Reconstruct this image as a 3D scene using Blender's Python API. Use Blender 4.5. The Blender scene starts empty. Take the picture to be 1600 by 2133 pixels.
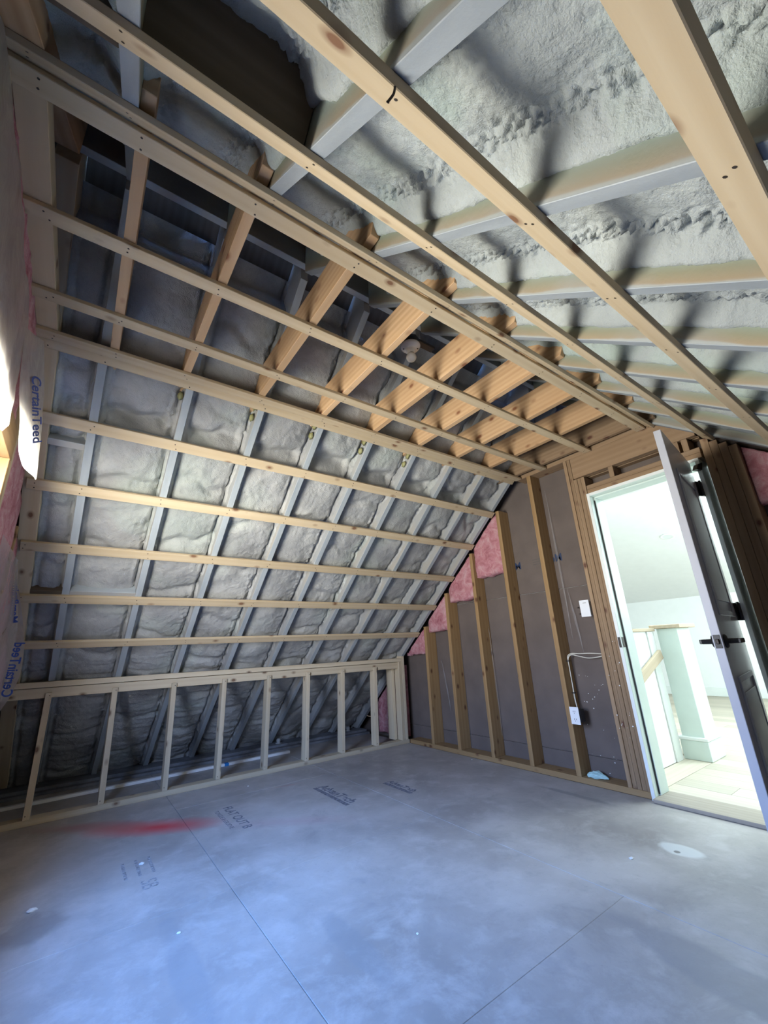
import bpy, bmesh, math, random
import numpy as np
from mathutils import Vector, Matrix

S = bpy.context.scene
C = S.collection
random.seed(7)
# ------------------------------------------------------------------ camera
Rm = [[0.8116935512547832, -0.582285942806024, -0.04578929636824128],
      [0.1493426722492144, 0.2826901319493635, -0.9475141453001719],
      [0.5646683496503612, 0.7622528255827928, 0.31641789581846685]]
cam = bpy.data.objects.new('camera', bpy.data.cameras.new('camera'))
C.objects.link(cam)
M = Matrix(((Rm[0][0], -Rm[1][0], -Rm[2][0], 0.0), (Rm[0][1], -Rm[1][1], -Rm[2][1], 0.0),
            (Rm[0][2], -Rm[1][2], -Rm[2][2], 1.0), (0, 0, 0, 1)))
cam.matrix_world = M
cam.data.sensor_fit = 'VERTICAL'
cam.data.sensor_height = 36.0
cam.data.lens = 851.54 / 2133.0 * 36.0
cam.data.clip_start = 0.01
cam.data.clip_end = 100
S.camera = cam
# ------------------------------------------------------------------ world: blue sky above, sunlit ground below
W = bpy.data.worlds.new('world'); S.world = W; W.use_nodes = True
nt = W.node_tree; nt.nodes.clear()
wo = nt.nodes.new('ShaderNodeOutputWorld'); bg = nt.nodes.new('ShaderNodeBackground')
tc = nt.nodes.new('ShaderNodeTexCoord'); sp = nt.nodes.new('ShaderNodeSeparateXYZ'); rp = nt.nodes.new('ShaderNodeValToRGB')
mr = nt.nodes.new('ShaderNodeMapRange')
mr.inputs[1].default_value = -1; mr.inputs[2].default_value = 1
nt.links.new(tc.outputs['Generated'], sp.inputs[0]); nt.links.new(sp.outputs[2], mr.inputs[0])
nt.links.new(mr.outputs[0], rp.inputs[0]); nt.links.new(rp.outputs[0], bg.inputs[0]); nt.links.new(bg.outputs[0], wo.inputs[0])
cr = rp.color_ramp
cr.elements[0].position = 0.0; cr.elements[0].color = (0.05, 0.048, 0.042, 1)
cr.elements[1].position = 1.0; cr.elements[1].color = (0.14, 0.40, 1.15, 1)
for p_, c_ in ((0.12, (0.14, 0.13, 0.11)), (0.26, (0.98, 0.95, 0.84)), (0.47, (1.05, 1.03, 0.96)), (0.52, (0.86, 0.87, 0.88)), (0.62, (0.46, 0.62, 0.98)), (0.76, (0.22, 0.54, 1.35))):
    e = cr.elements.new(p_); e.color = (*c_, 1)
bg.inputs[1].default_value = 46.0
# sun, grazing the outside jamb of the gable window
sun = bpy.data.objects.new('sun', bpy.data.lights.new('sun', 'SUN')); C.objects.link(sun)
sun.data.energy = 1.6; sun.data.color = (1.0, 0.80, 0.52); sun.data.angle = 0.02
sun.rotation_euler = Vector((0.10, 1.0, -0.55)).to_track_quat('-Z', 'Y').to_euler()


def area(name, loc, target, sx, sy, power, col, portal=False):
    L = bpy.data.lights.new(name, 'AREA'); L.shape = 'RECTANGLE'; L.size = sx; L.size_y = sy
    L.energy = power; L.color = col
    o = bpy.data.objects.new(name, L); C.objects.link(o); o.location = loc
    o.rotation_euler = (Vector(target) - Vector(loc)).to_track_quat('-Z', 'Z').to_euler()
    if portal:
        L.cycles.is_portal = True
    return o


WY0, WY1, WZ0, WZ1 = 1.10, 2.24, 0.72, 1.86          # window opening in the near gable
area('window_daylight_portal', (-0.52, (WY0 + WY1) / 2, (WZ0 + WZ1) / 2), (1, (WY0 + WY1) / 2, (WZ0 + WZ1) / 2), 1.14, 1.14, 1, (1, 1, 1), True)
area('hall_ceiling_light', (4.9, 1.4, 2.6), (5.2, 1.4, 0), 2.2, 2.2, 150, (0.80, 0.97, 1.0))
pt = bpy.data.objects.new('hall_lamp', bpy.data.lights.new('hall_lamp', 'POINT')); C.objects.link(pt); pt.location = (6.1, 0.0, 1.75)  # added fill, hidden from view, brightens the hall walls and ceiling
pt.data.energy = 150; pt.data.color = (0.80, 0.97, 1.0); pt.data.shadow_soft_size = 0.25
S.view_settings.view_transform = 'Standard'
S.view_settings.look = 'None'
S.view_settings.exposure = 0.0
S.view_settings.gamma = 1.0
S.view_settings.use_curve_mapping = False

# ------------------------------------------------------------------ materials


def mat(name):
    m = bpy.data.materials.new(name); m.use_nodes = True
    n = m.node_tree; n.nodes.clear()
    out = n.nodes.new('ShaderNodeOutputMaterial'); p = n.nodes.new('ShaderNodeBsdfPrincipled')
    n.links.new(p.outputs[0], out.inputs[0])
    return m, n, p, out


def nd(n, t, **k):
    x = n.nodes.new(t)
    for a, b in k.items():
        setattr(x, a, b)
    return x


def objcoord(n, scale=(1, 1, 1), rnd=True):
    tcn = nd(n, 'ShaderNodeTexCoord'); mp = nd(n, 'ShaderNodeMapping')
    mp.inputs['Scale'].default_value = scale
    n.links.new(tcn.outputs['Object'], mp.inputs[0])
    if rnd:
        oi = nd(n, 'ShaderNodeObjectInfo'); ml = nd(n, 'ShaderNodeMath', operation='MULTIPLY'); ml.inputs[1].default_value = 37.0
        n.links.new(oi.outputs['Random'], ml.inputs[0]); n.links.new(ml.outputs[0], mp.inputs['Location'])
    return mp


def noise(n, vec, scale, detail=4, rough=0.5, dist=0.0):
    x = nd(n, 'ShaderNodeTexNoise'); x.inputs['Scale'].default_value = scale; x.inputs['Detail'].default_value = detail
    x.inputs['Roughness'].default_value = rough; x.inputs['Distortion'].default_value = dist
    n.links.new(vec.outputs[0], x.inputs['Vector'])
    return x


def ramp(n, src, stops):
    r = nd(n, 'ShaderNodeValToRGB'); r.color_ramp.elements[0].position = stops[0][0]; r.color_ramp.elements[0].color = (*stops[0][1], 1)
    r.color_ramp.elements[1].position = stops[-1][0]; r.color_ramp.elements[1].color = (*stops[-1][1], 1)
    for p, c in stops[1:-1]:
        e = r.color_ramp.elements.new(p); e.color = (*c, 1)
    n.links.new(src, r.inputs[0])
    return r


def mixc(n, fac, a, b, mode='MIX'):
    m = nd(n, 'ShaderNodeMix', data_type='RGBA', blend_type=mode)
    if isinstance(fac, (int, float)):
        m.inputs[0].default_value = fac
    else:
        n.links.new(fac, m.inputs[0])
    for s, i in ((a, 6), (b, 7)):
        if isinstance(s, tuple):
            m.inputs[i].default_value = (*s, 1)
        else:
            n.links.new(s, m.inputs[i])
    return m.outputs[2]


def bump(n, p, h, strength, dist):
    b = nd(n, 'ShaderNodeBump'); b.inputs['Strength'].default_value = strength; b.inputs['Distance'].default_value = dist
    n.links.new(h, b.inputs['Height']); n.links.new(b.outputs[0], p.inputs['Normal'])


BL = (0, 0, 0); WH = (1, 1, 1)


def wood(name, light, dark, knot, knots=True, streak=0.5, ring=18.0):
    m, n, p, o = mat(name)
    v = objcoord(n, (0.9, 22, 22))
    a = noise(n, v, 1.6, 5, 0.6, 0.4)
    v2 = objcoord(n, (0.5, ring, ring))
    w = nd(n, 'ShaderNodeTexWave', wave_type='RINGS', rings_direction='X'); w.inputs['Scale'].default_value = 0.55
    w.inputs['Distortion'].default_value = 3.0; w.inputs['Detail'].default_value = 2; n.links.new(v2.outputs[0], w.inputs['Vector'])
    r = ramp(n, a.outputs[0], [(0.3, dark), (0.7, light)])
    c = mixc(n, 0.42, r.outputs[0], ramp(n, w.outputs[1], [(0.0, dark), (1.0, light)]).outputs[0])
    big = noise(n, objcoord(n, (1, 3, 3)), 1.3, 2)
    c = mixc(n, ramp(n, big.outputs[0], [(0.35, BL), (0.7, (streak,) * 3)]).outputs[0], c, dark)
    oi = nd(n, 'ShaderNodeObjectInfo')
    hs = nd(n, 'ShaderNodeHueSaturation'); mrr = nd(n, 'ShaderNodeMapRange'); mrr.inputs[3].default_value = 0.86; mrr.inputs[4].default_value = 1.12
    n.links.new(oi.outputs['Random'], mrr.inputs[0]); n.links.new(mrr.outputs[0], hs.inputs['Value']); n.links.new(c, hs.inputs['Color'])
    c = hs.outputs[0]
    if knots:
        kv = objcoord(n, (6.0, 10.0, 10.0)); vo = nd(n, 'ShaderNodeTexVoronoi'); vo.inputs['Scale'].default_value = 1.0
        n.links.new(kv.outputs[0], vo.inputs['Vector'])
        kr = ramp(n, vo.outputs['Distance'], [(0.09, (0.9,) * 3), (0.12, (0.5,) * 3), (0.21, BL)])
        c = mixc(n, kr.outputs[0], c, knot)
    n.links.new(c, p.inputs['Base Color']); p.inputs['Roughness'].default_value = 0.62
    p.inputs['Specular IOR Level'].default_value = 0.3
    bump(n, p, a.outputs[0], 0.25, 0.002)
    return m


def foam(name, base, dark, tint, tintamt=0.5):
    m, n, p, o = mat(name)
    v = objcoord(n, (1, 1, 1), False)
    a = noise(n, v, 3.2, 3); b = noise(n, v, 42, 6, 0.62); g = noise(n, v, 1.7, 3, 0.5, 0.6); f = noise(n, v, 160, 3, 0.6)
    c = mixc(n, ramp(n, a.outputs[0], [(0.3, BL), (0.7, WH)]).outputs[0], dark, base)
    c = mixc(n, ramp(n, g.outputs[0], [(0.52, BL), (0.70, (tintamt,) * 3)]).outputs[0], c, tint)
    c = mixc(n, ramp(n, b.outputs[0], [(0.3, (0.35,) * 3), (0.5, BL)]).outputs[0], c, dark)
    n.links.new(c, p.inputs['Base Color']); p.inputs['Roughness'].default_value = 0.72; p.inputs['Specular IOR Level'].default_value = 0.35
    ad = nd(n, 'ShaderNodeMath', operation='MULTIPLY_ADD'); ad.inputs[1].default_value = 0.6
    n.links.new(f.outputs[0], ad.inputs[0]); n.links.new(b.outputs[0], ad.inputs[2])
    bump(n, p, ad.outputs[0], 0.7, 0.010)
    return m


def plain(name, col, rough=0.5, var=0.06, scale=8, metal=0.0, spec=0.5, bumpd=0.0):
    m, n, p, o = mat(name)
    v = objcoord(n, (1, 1, 1), False); a = noise(n, v, scale, 4)
    d = tuple(max(0, x * (1 - var * 2)) for x in col); l = tuple(min(1, x * (1 + var)) for x in col)
    n.links.new(ramp(n, a.outputs[0], [(0.3, d), (0.7, l)]).outputs[0], p.inputs['Base Color'])
    p.inputs['Roughness'].default_value = rough; p.inputs['Metallic'].default_value = metal; p.inputs['Specular IOR Level'].default_value = spec
    if bumpd:
        bump(n, p, a.outputs[0], 0.4, bumpd)
    return m


M_STRAP = wood('pale_pine', (0.58, 0.475, 0.325), (0.49, 0.375, 0.235), (0.16, 0.065, 0.03))
M_KNEE = wood('pale_stud_pine', (0.64, 0.555, 0.41), (0.53, 0.435, 0.30), (0.14, 0.07, 0.04))
M_JOIST = wood('douglas_fir', (0.66, 0.455, 0.27), (0.46, 0.28, 0.145), (0.20, 0.07, 0.03), True, 0.7)
M_STUD = wood('aged_stud_wood', (0.38, 0.25, 0.125), (0.28, 0.17, 0.075), (0.10, 0.04, 0.02))
M_PACK = wood('framing_lumber_brown', (0.36, 0.25, 0.155), (0.25, 0.16, 0.09), (0.09, 0.03, 0.02))
M_DARKWOOD = wood('sheathing_brown', (0.16, 0.12, 0.085), (0.10, 0.075, 0.05), (0.05, 0.03, 0.02), False)
M_FOAML = foam('grey_foam', (0.48, 0.48, 0.465), (0.27, 0.272, 0.272), (0.41, 0.47, 0.42), 0.5)
M_FOAMR = foam('grey_green_foam', (0.44, 0.47, 0.46), (0.29, 0.315, 0.315), (0.36, 0.45, 0.40), 0.7)
M_WHITE = plain('white_paint', (0.80, 0.84, 0.82), 0.35, 0.02)
M_WALLW = plain('white_wall', (0.86, 0.87, 0.87), 0.8, 0.01)
M_TRIM_TINT = plain('white_paint_light_tint', (0.66, 0.76, 0.71), 0.4, 0.02)  # white trim paint, greenish cast of the light put into its colour
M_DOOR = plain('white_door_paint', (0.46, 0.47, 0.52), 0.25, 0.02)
M_BLACK = plain('black_metal', (0.012, 0.012, 0.014), 0.38, 0.05)
M_DARKNAIL = plain('nail_steel', (0.05, 0.04, 0.035), 0.5, 0.05, metal=0.4)
M_PAPER = plain('gypsum_back_paper', (0.135, 0.108, 0.096), 0.85, 0.08, 5)
M_PLASTIC = plain('white_plastic', (0.80, 0.82, 0.84), 0.35, 0.01)
M_PORC = plain('porcelain', (0.66, 0.64, 0.62), 0.22, 0.03)
M_CABLE = plain('cable_sheath', (0.62, 0.60, 0.52), 0.5, 0.04)
M_BLUE = plain('blue_tape', (0.015, 0.20, 0.55), 0.5, 0.03)
M_INK = plain('blue_print', (0.02, 0.06, 0.30), 0.6, 0.1)
M_INKN = plain('navy_print', (0.015, 0.035, 0.10), 0.6, 0.1)
M_STAMP = plain('grey_stamp_ink', (0.20, 0.20, 0.23), 0.8, 0.35, 60)
M_STAMPF = plain('worn_stamp_ink', (0.33, 0.33, 0.34), 0.8, 0.3, 60)
M_STAMPG = plain('faint_print', (0.12, 0.11, 0.10), 0.8, 0.1)
M_MINT = plain('mint_cloth', (0.45, 0.66, 0.64), 0.8, 0.08, 20)
M_CRUMB = plain('plaster_white', (0.72, 0.72, 0.70), 0.9, 0.05)
M_HFLOOR = wood('pale_oak_floor', (0.58, 0.53, 0.44), (0.49, 0.44, 0.355), (0.3, 0.2, 0.1), False, 0.3)
M_OAK = wood('oak_rail', (0.60, 0.50, 0.38), (0.50, 0.40, 0.28), (0.3, 0.2, 0.1), False)
M_THRESH = wood('grey_oak_threshold', (0.40, 0.35, 0.29), (0.30, 0.26, 0.21), (0.2, 0.15, 0.1), False)
M_EAVE = plain('oversprayed_plate', (0.17, 0.18, 0.20), 0.8, 0.15, 12)
M_YCHUNK = plain('raw_foam_yellow', (0.26, 0.25, 0.11), 0.6, 0.2, 15, bumpd=0.004)


def rafter_mat(name, right):
    m, n, p, o = mat(name)
    v = objcoord(n, (1, 6, 6)); a = noise(n, v, 3, 4); v2 = objcoord(n, (1, 1, 1)); b = noise(n, v2, 2.3, 4, 0.5, 0.5); f = noise(n, v2, 55, 4, 0.6)
    grey = ramp(n, a.outputs[0], [(0.3, (0.31, 0.345, 0.37)), (0.7, (0.40, 0.435, 0.46))]).outputs[0]
    tcn = nd(n, 'ShaderNodeTexCoord'); s = nd(n, 'ShaderNodeSeparateXYZ'); n.links.new(tcn.outputs['Object'], s.inputs[0])
    # thin paint over bare wood on the flanks: tan band near the lower edge, green-grey above it
    ad = nd(n, 'ShaderNodeMath', operation='MULTIPLY_ADD'); ad.inputs[1].default_value = 0.05
    n.links.new(b.outputs[0], ad.inputs[0]); n.links.new(s.outputs[2], ad.inputs[2])
    if right:
        band = ramp(n, ad.outputs[0], [(0.030, (0.50, 0.50, 0.50)), (0.036, (0.42, 0.31, 0.20)), (0.062, (0.33, 0.30, 0.20)), (0.085, (0.30, 0.34, 0.27)), (0.12, (0.40, 0.46, 0.42))])
        k = mixc(n, ramp(n, b.outputs[0], [(0.30, (0.5,) * 3), (0.55, (0.95,) * 3)]).outputs[0], grey, band.outputs[0])
        grey2 = mixc(n, 1.0, grey, (0.80, 0.80, 0.80), 'MULTIPLY')
        c = mixc(n, ramp(n, s.outputs[2], [(0.0015, BL), (0.004, WH)]).outputs[0], grey2, mixc(n, 1.0, k, (0.78, 0.80, 0.78), 'MULTIPLY'))
    else:
        band = ramp(n, b.outputs[0], [(0.42, (0.31, 0.32, 0.325)), (0.60, (0.36, 0.33, 0.285)), (0.75, (0.29, 0.33, 0.305))])
        c = mixc(n, ramp(n, s.outputs[2], [(0.0015, BL), (0.004, (0.8,) * 3)]).outputs[0], grey, band.outputs[0])
    n.links.new(c, p.inputs['Base Color']); p.inputs['Roughness'].default_value = 0.6
    bump(n, p, f.outputs[0], 0.35, 0.003)
    return m


M_RAFL = rafter_mat('painted_rafter_left', False)
M_RAFR = rafter_mat('painted_rafter_right', True)


def floor_mat():
    m, n, p, o = mat('dusty_subfloor')
    tcn = nd(n, 'ShaderNodeTexCoord')
    geo = nd(n, 'ShaderNodeNewGeometry')
    mp = nd(n, 'ShaderNodeMapping'); n.links.new(geo.outputs['Position'], mp.inputs[0])
    a = noise(n, mp, 1.1, 5, 0.6, 0.1); b = noise(n, mp, 6, 6, 0.6, 0.3); f = noise(n, mp, 70, 4, 0.65); g = noise(n, mp, 2.4, 4, 0.6, 1.0)
    c = ramp(n, a.outputs[0], [(0.36, (0.29, 0.268, 0.25)), (0.64, (0.45, 0.42, 0.395))]).outputs[0]
    g2 = noise(n, mp, 3.3, 7, 0.72, 0.35)
    c = mixc(n, ramp(n, g2.outputs[0], [(0.50, BL), (0.68, (0.6,) * 3)]).outputs[0], c, (0.50, 0.47, 0.45))
    c = mixc(n, ramp(n, g2.outputs[0], [(0.30, (0.55,) * 3), (0.46, BL)]).outputs[0], c, (0.25, 0.235, 0.225))
    c = mixc(n, ramp(n, b.outputs[0], [(0.55, BL), (0.72, (0.45,) * 3)]).outputs[0], c, (0.55, 0.53, 0.51))
    c = mixc(n, ramp(n, b.outputs[0], [(0.27, (0.5,) * 3), (0.42, BL)]).outputs[0], c, (0.27, 0.26, 0.26))
    c = mixc(n, ramp(n, f.outputs[0], [(0.25, (0.5,) * 3), (0.40, BL)]).outputs[0], c, (0.25, 0.24, 0.24))

    def blob(cx, cy, rx, ry, col, amt, c, sharp=0.35, dist=0.5, rot=0.0):
        s = nd(n, 'ShaderNodeMapping', vector_type='TEXTURE'); s.inputs['Location'].default_value = (cx, cy, 0)
        s.inputs['Scale'].default_value = (rx, ry, 1); s.inputs['Rotation'].default_value = (0, 0, rot)
        n.links.new(geo.outputs['Position'], s.inputs[0])
        l = nd(n, 'ShaderNodeVectorMath', operation='MULTIPLY'); l.inputs[1].default_value = (1, 1, 0); n.links.new(s.outputs[0], l.inputs[0])
        ln = nd(n, 'ShaderNodeVectorMath', operation='LENGTH'); n.links.new(l.outputs[0], ln.inputs[0])
        ad = nd(n, 'ShaderNodeMath', operation='MULTIPLY_ADD'); ad.inputs[1].default_value = dist
        n.links.new(b.outputs[0], ad.inputs[0]); n.links.new(ln.outputs['Value'], ad.inputs[2])
        r = ramp(n, ad.outputs[0], [(max(0, 1 + dist * 0.5 - sharp), (amt,) * 3), (1 + dist * 0.5, BL)])
        # ramp clamps at 1: rescale
        ad2 = nd(n, 'ShaderNodeMath', operation='MULTIPLY'); ad2.inputs[1].default_value = 0.5
        n.links.new(ad.outputs[0], ad2.inputs[0])
        r = ramp(n, ad2.outputs[0], [(max(0, 1 + dist * 0.5 - sharp) * 0.5, (amt,) * 3), ((1 + dist * 0.5) * 0.5, BL)])
        return mixc(n, r.outputs[0], c, col)
    # red chalk spray, worn dark scuffs, plaster spots
    c = blob(0.58, 3.36, 0.48, 0.15, (0.60, 0.035, 0.05), 1.0, c, 1.0, 0.25, math.radians(-33))
    c = blob(0.36, 3.56, 0.34, 0.13, (0.46, 0.15, 0.13), 0.75, c, 0.9, 0.4, math.radians(-40))
    c = blob(0.20, 3.72, 0.40, 0.10, (0.36, 0.17, 0.14), 0.6, c, 0.9, 0.4, math.radians(-30))
    c = blob(1.25, 2.85, 0.55, 0.09, (0.42, 0.26, 0.28), 0.35, c, 0.9, 0.5, math.radians(-35))
    c = blob(1.55, 3.55, 0.12, 0.03, (0.42, 0.22, 0.18), 0.45, c, 0.9, 0.5, math.radians(-10))
    c = blob(1.76, 0.72, 0.11, 0.42, (0.22, 0.22, 0.235), 0.55, c, 0.3, 0.9, math.radians(-8))
    c = blob(0.47, 1.88, 0.06, 0.36, (0.24, 0.25, 0.26), 0.45, c, 0.3, 0.9)
    c = blob(0.97, 1.62, 0.06, 0.30, (0.25, 0.255, 0.26), 0.45, c, 0.3, 1.0)
    c = blob(2.90, 1.92, 0.035, 0.34, (0.20, 0.20, 0.20), 0.55, c, 0.4, 0.9)
    c = blob(0.02, 2.55, 0.14, 0.13, (0.22, 0.20, 0.19), 0.6, c, 0.3, 0.9)
    c = blob(2.55, 1.15, 0.07, 0.10, (0.62, 0.63, 0.61), 0.8, c, 0.25, 0.9)
    c = blob(2.52, 1.15, 0.016, 0.016, (0.15, 0.14, 0.13), 0.9, c, 0.3, 0.5)
    n.links.new(c, p.inputs['Base Color']); p.inputs['Specular IOR Level'].default_value = 0.45
    rr = ramp(n, a.outputs[0], [(0.3, (0.42,) * 3), (0.7, (0.58,) * 3)]); n.links.new(rr.outputs[0], p.inputs['Roughness'])
    bump(n, p, b.outputs[0], 0.12, 0.003)
    return m


M_FLOOR = floor_mat()


def pink_mat():
    m, n, p, o = mat('pink_fibreglass')
    v = objcoord(n, (1, 1, 1), False); a = noise(n, v, 14, 6, 0.65, 0.6); b = noise(n, v, 130, 3, 0.7)
    c = ramp(n, a.outputs[0], [(0.28, (0.36, 0.12, 0.15)), (0.48, (0.52, 0.24, 0.27)), (0.72, (0.64, 0.43, 0.45))]).outputs[0]
    n.links.new(c, p.inputs['Base Color']); p.inputs['Roughness'].default_value = 0.95; p.inputs['Specular IOR Level'].default_value = 0.1
    ad = nd(n, 'ShaderNodeMath', operation='ADD'); n.links.new(a.outputs[0], ad.inputs[0]); n.links.new(b.outputs[0], ad.inputs[1])
    bump(n, p, ad.outputs[0], 0.7, 0.012)
    return m


M_PINK = pink_mat()


def film_mat(name, col, alpha):
    m, n, p, o = mat(name)
    p.inputs['Base Color'].default_value = (*col, 1); p.inputs['Roughness'].default_value = 0.22
    v = objcoord(n, (1, 1, 1), False); a = noise(n, v, 9, 5, 0.6, 1.2); bump(n, p, a.outputs[0], 0.5, 0.01)
    tr = nd(n, 'ShaderNodeBsdfTransparent'); ts = nd(n, 'ShaderNodeBsdfTranslucent'); ts.inputs[0].default_value = (*col, 1)
    m1 = nd(n, 'ShaderNodeMixShader'); m1.inputs[0].default_value = 0.4; n.links.new(p.outputs[0], m1.inputs[1]); n.links.new(ts.outputs[0], m1.inputs[2])
    m2 = nd(n, 'ShaderNodeMixShader'); n.links.new(m1.outputs[0], m2.inputs[1]); n.links.new(tr.outputs[0], m2.inputs[2])
    r = ramp(n, a.outputs[0], [(0.3, (1 - alpha * 0.8,) * 3), (0.7, (1 - alpha,) * 3)]); n.links.new(r.outputs[0], m2.inputs[0])
    n.links.new(m2.outputs[0], o.inputs[0])
    return m


M_FILM = film_mat('clear_poly_film', (0.62, 0.60, 0.62), 0.55)
M_FILMW = film_mat('milky_poly_film', (0.58, 0.56, 0.52), 0.90)
M_FILMC = film_mat('thin_wall_film', (0.6, 0.6, 0.62), 0.12)


def glass_mat():
    m, n, p, o = mat('window_glass')
    tr = nd(n, 'ShaderNodeBsdfTransparent'); gl = nd(n, 'ShaderNodeBsdfGlossy'); gl.inputs['Roughness'].default_value = 0.02
    mx = nd(n, 'ShaderNodeMixShader'); mx.inputs[0].default_value = 0.06
    n.links.new(tr.outputs[0], mx.inputs[1]); n.links.new(gl.outputs[0], mx.inputs[2]); n.links.new(mx.outputs[0], o.inputs[0])
    return m


M_GLASS = glass_mat()

# ------------------------------------------------------------------ helpers


def tag(o, label=None, cat=None, group=None, kind=None):
    if label: o['label'] = label
    if cat: o['category'] = cat
    if group: o['group'] = group
    if kind: o['kind'] = kind
    return o


def root(name, label, cat, loc=(0, 0, 0), kind=None, group=None):
    o = bpy.data.objects.new(name, None); C.objects.link(o); o.location = loc
    o.empty_display_size = 0.1
    return tag(o, label, cat, group, kind)


def link(name, mesh, parent=None, mw=None, m=None):
    if m is not None and not mesh.materials:
        mesh.materials.append(m)
    o = bpy.data.objects.new(name, mesh); C.objects.link(o)
    if parent is not None:
        o.parent = parent
        pl = parent_world(parent)
        o.matrix_basis = pl.inverted() @ (mw if mw is not None else Matrix.Identity(4))
    elif mw is not None:
        o.matrix_basis = mw
    return o


def parent_world(o):
    mb = o.matrix_basis.copy()
    return parent_world(o.parent) @ mb if o.parent else mb


_cache = {}


def box_mesh(L, w, t, m, bev=0.0018):
    """local X length 0..L, Y -w/2..w/2, Z 0..t, softly bevelled"""
    key = (round(L, 4), round(w, 4), round(t, 4), m.name)
    if key in _cache: return _cache[key]
    bm = bmesh.new()
    r = bmesh.ops.create_cube(bm, size=1)
    for v in bm.verts:
        v.co = Vector(((v.co.x + .5) * L, v.co.y * w, (v.co.z + .5) * t))
    if bev: bmesh.ops.bevel(bm, geom=bm.edges[:], offset=min(bev, t * .2, w * .2), segments=1, affect='EDGES')
    me = bpy.data.meshes.new('board'); bm.to_mesh(me); bm.free(); me.materials.append(m)
    _cache[key] = me
    return me


def frame(o, x, z):
    x = Vector(x).normalized(); z = Vector(z); z = (z - z.dot(x) * x).normalized(); y = z.cross(x)
    return Matrix(((x.x, y.x, z.x, o[0]), (x.y, y.y, z.y, o[1]), (x.z, y.z, z.z, o[2]), (0, 0, 0, 1)))


def board(name, parent, p0, p1, w, t, up, m):
    """board whose bottom face centre line runs p0->p1, width w across, thickness t towards up"""
    d = Vector(p1) - Vector(p0)
    return link(name, box_mesh(d.length, w, t, m), parent, frame(p0, d, up))


def bx(name, parent, lo, hi, m, long=None, bev=0.0018):
    """axis aligned box, grain along the longest axis"""
    lo = Vector(lo); hi = Vector(hi); s = hi - lo
    ax = long if long is not None else max(range(3), key=lambda i: s[i])
    c = (lo + hi) / 2
    if ax == 0: return link(name, box_mesh(s.x, s.y, s.z, m, bev), parent, frame((lo.x, c.y, lo.z), (1, 0, 0), (0, 0, 1)))
    if ax == 1: return link(name, box_mesh(s.y, s.x, s.z, m, bev), parent, frame((c.x, lo.y, lo.z), (0, 1, 0), (0, 0, 1)))
    return link(name, box_mesh(s.z, s.y, s.x, m, bev), parent, frame((lo.x, c.y, lo.z), (0, 0, 1), (1, 0, 0)))


def prism(name, parent, origin, xd, zd, poly, w, m, bev=0.0015):
    """poly in local (x,z), extruded w along local y (centred)"""
    bm = bmesh.new()
    a = [bm.verts.new((x, -w / 2, z)) for x, z in poly]; b = [bm.verts.new((x, w / 2, z)) for x, z in poly]
    n = len(poly)
    bm.faces.new(a); bm.faces.new(b[::-1])
    for i in range(n):
        bm.faces.new((a[i], b[i], b[(i + 1) % n], a[(i + 1) % n]))
    bmesh.ops.recalc_face_normals(bm, faces=bm.faces[:])
    if bev: bmesh.ops.bevel(bm, geom=bm.edges[:], offset=bev, segments=1, affect='EDGES')
    me = bpy.data.meshes.new(name); bm.to_mesh(me); bm.free(); me.materials.append(m)
    return link(name, me, parent, frame(origin, xd, zd))


def grid_mesh(name, P, m, smooth=True, closed_u=False):
    """P: (nu,nv,3) numpy"""
    nu, nv = P.shape[:2]
    idx = np.arange(nu * nv).reshape(nu, nv)
    f = np.stack([idx[:-1, :-1], idx[1:, :-1], idx[1:, 1:], idx[:-1, 1:]], -1).reshape(-1, 4)
    if closed_u:
        f = np.concatenate([f, np.stack([idx[-1, :-1], idx[0, :-1], idx[0, 1:], idx[-1, 1:]], -1).reshape(-1, 4)])
    me = bpy.data.meshes.new(name)
    me.vertices.add(nu * nv); me.vertices.foreach_set('co', P.reshape(-1).astype(np.float32))
    nf = len(f)
    me.loops.add(nf * 4); me.loops.foreach_set('vertex_index', f.reshape(-1).astype(np.int32))
    me.polygons.add(nf); me.polygons.foreach_set('loop_start', np.arange(0, nf * 4, 4, dtype=np.int32))
    me.polygons.foreach_set('use_smooth', np.full(nf, smooth, bool))
    me.update(calc_edges=True); me.validate()
    me.materials.append(m)
    return me


_tab = np.random.RandomState(11).rand(8, 256, 256)


def vn(x, y, s=0):
    x = x + 1000.0; y = y + 1000.0
    xi = np.floor(x).astype(int); yi = np.floor(y).astype(int); fx = x - xi; fy = y - yi
    fx = fx * fx * (3 - 2 * fx); fy = fy * fy * (3 - 2 * fy); T = _tab[s % 8]
    a = T[xi % 256, yi % 256]; b = T[(xi + 1) % 256, yi % 256]; c = T[xi % 256, (yi + 1) % 256]; d = T[(xi + 1) % 256, (yi + 1) % 256]
    return (a * (1 - fx) + b * fx) * (1 - fy) + (c * (1 - fx) + d * fx) * fy


def fbm(x, y, s=0, o=4, g=0.5):
    r = 0; a = 1; t = 0
    for i in range(o):
        r = r + a * vn(x * 2 ** i + 17.3 * i, y * 2 ** i - 9.1 * i, s + i); t += a; a *= g
    return r / t * 2 - 1


def worley(x, y, s=0):
    xi = np.floor(x).astype(int); yi = np.floor(y).astype(int); best = np.full(x.shape, 9.0)
    for i in (-1, 0, 1):
        for j in (-1, 0, 1):
            cx = xi + i; cy = yi + j
            px = cx + _tab[s % 8][cx % 256, cy % 256]; py = cy + _tab[(s + 3) % 8][cx % 256, cy % 256]
            best = np.minimum(best, np.hypot(px - x, py - y))
    return best


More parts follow.
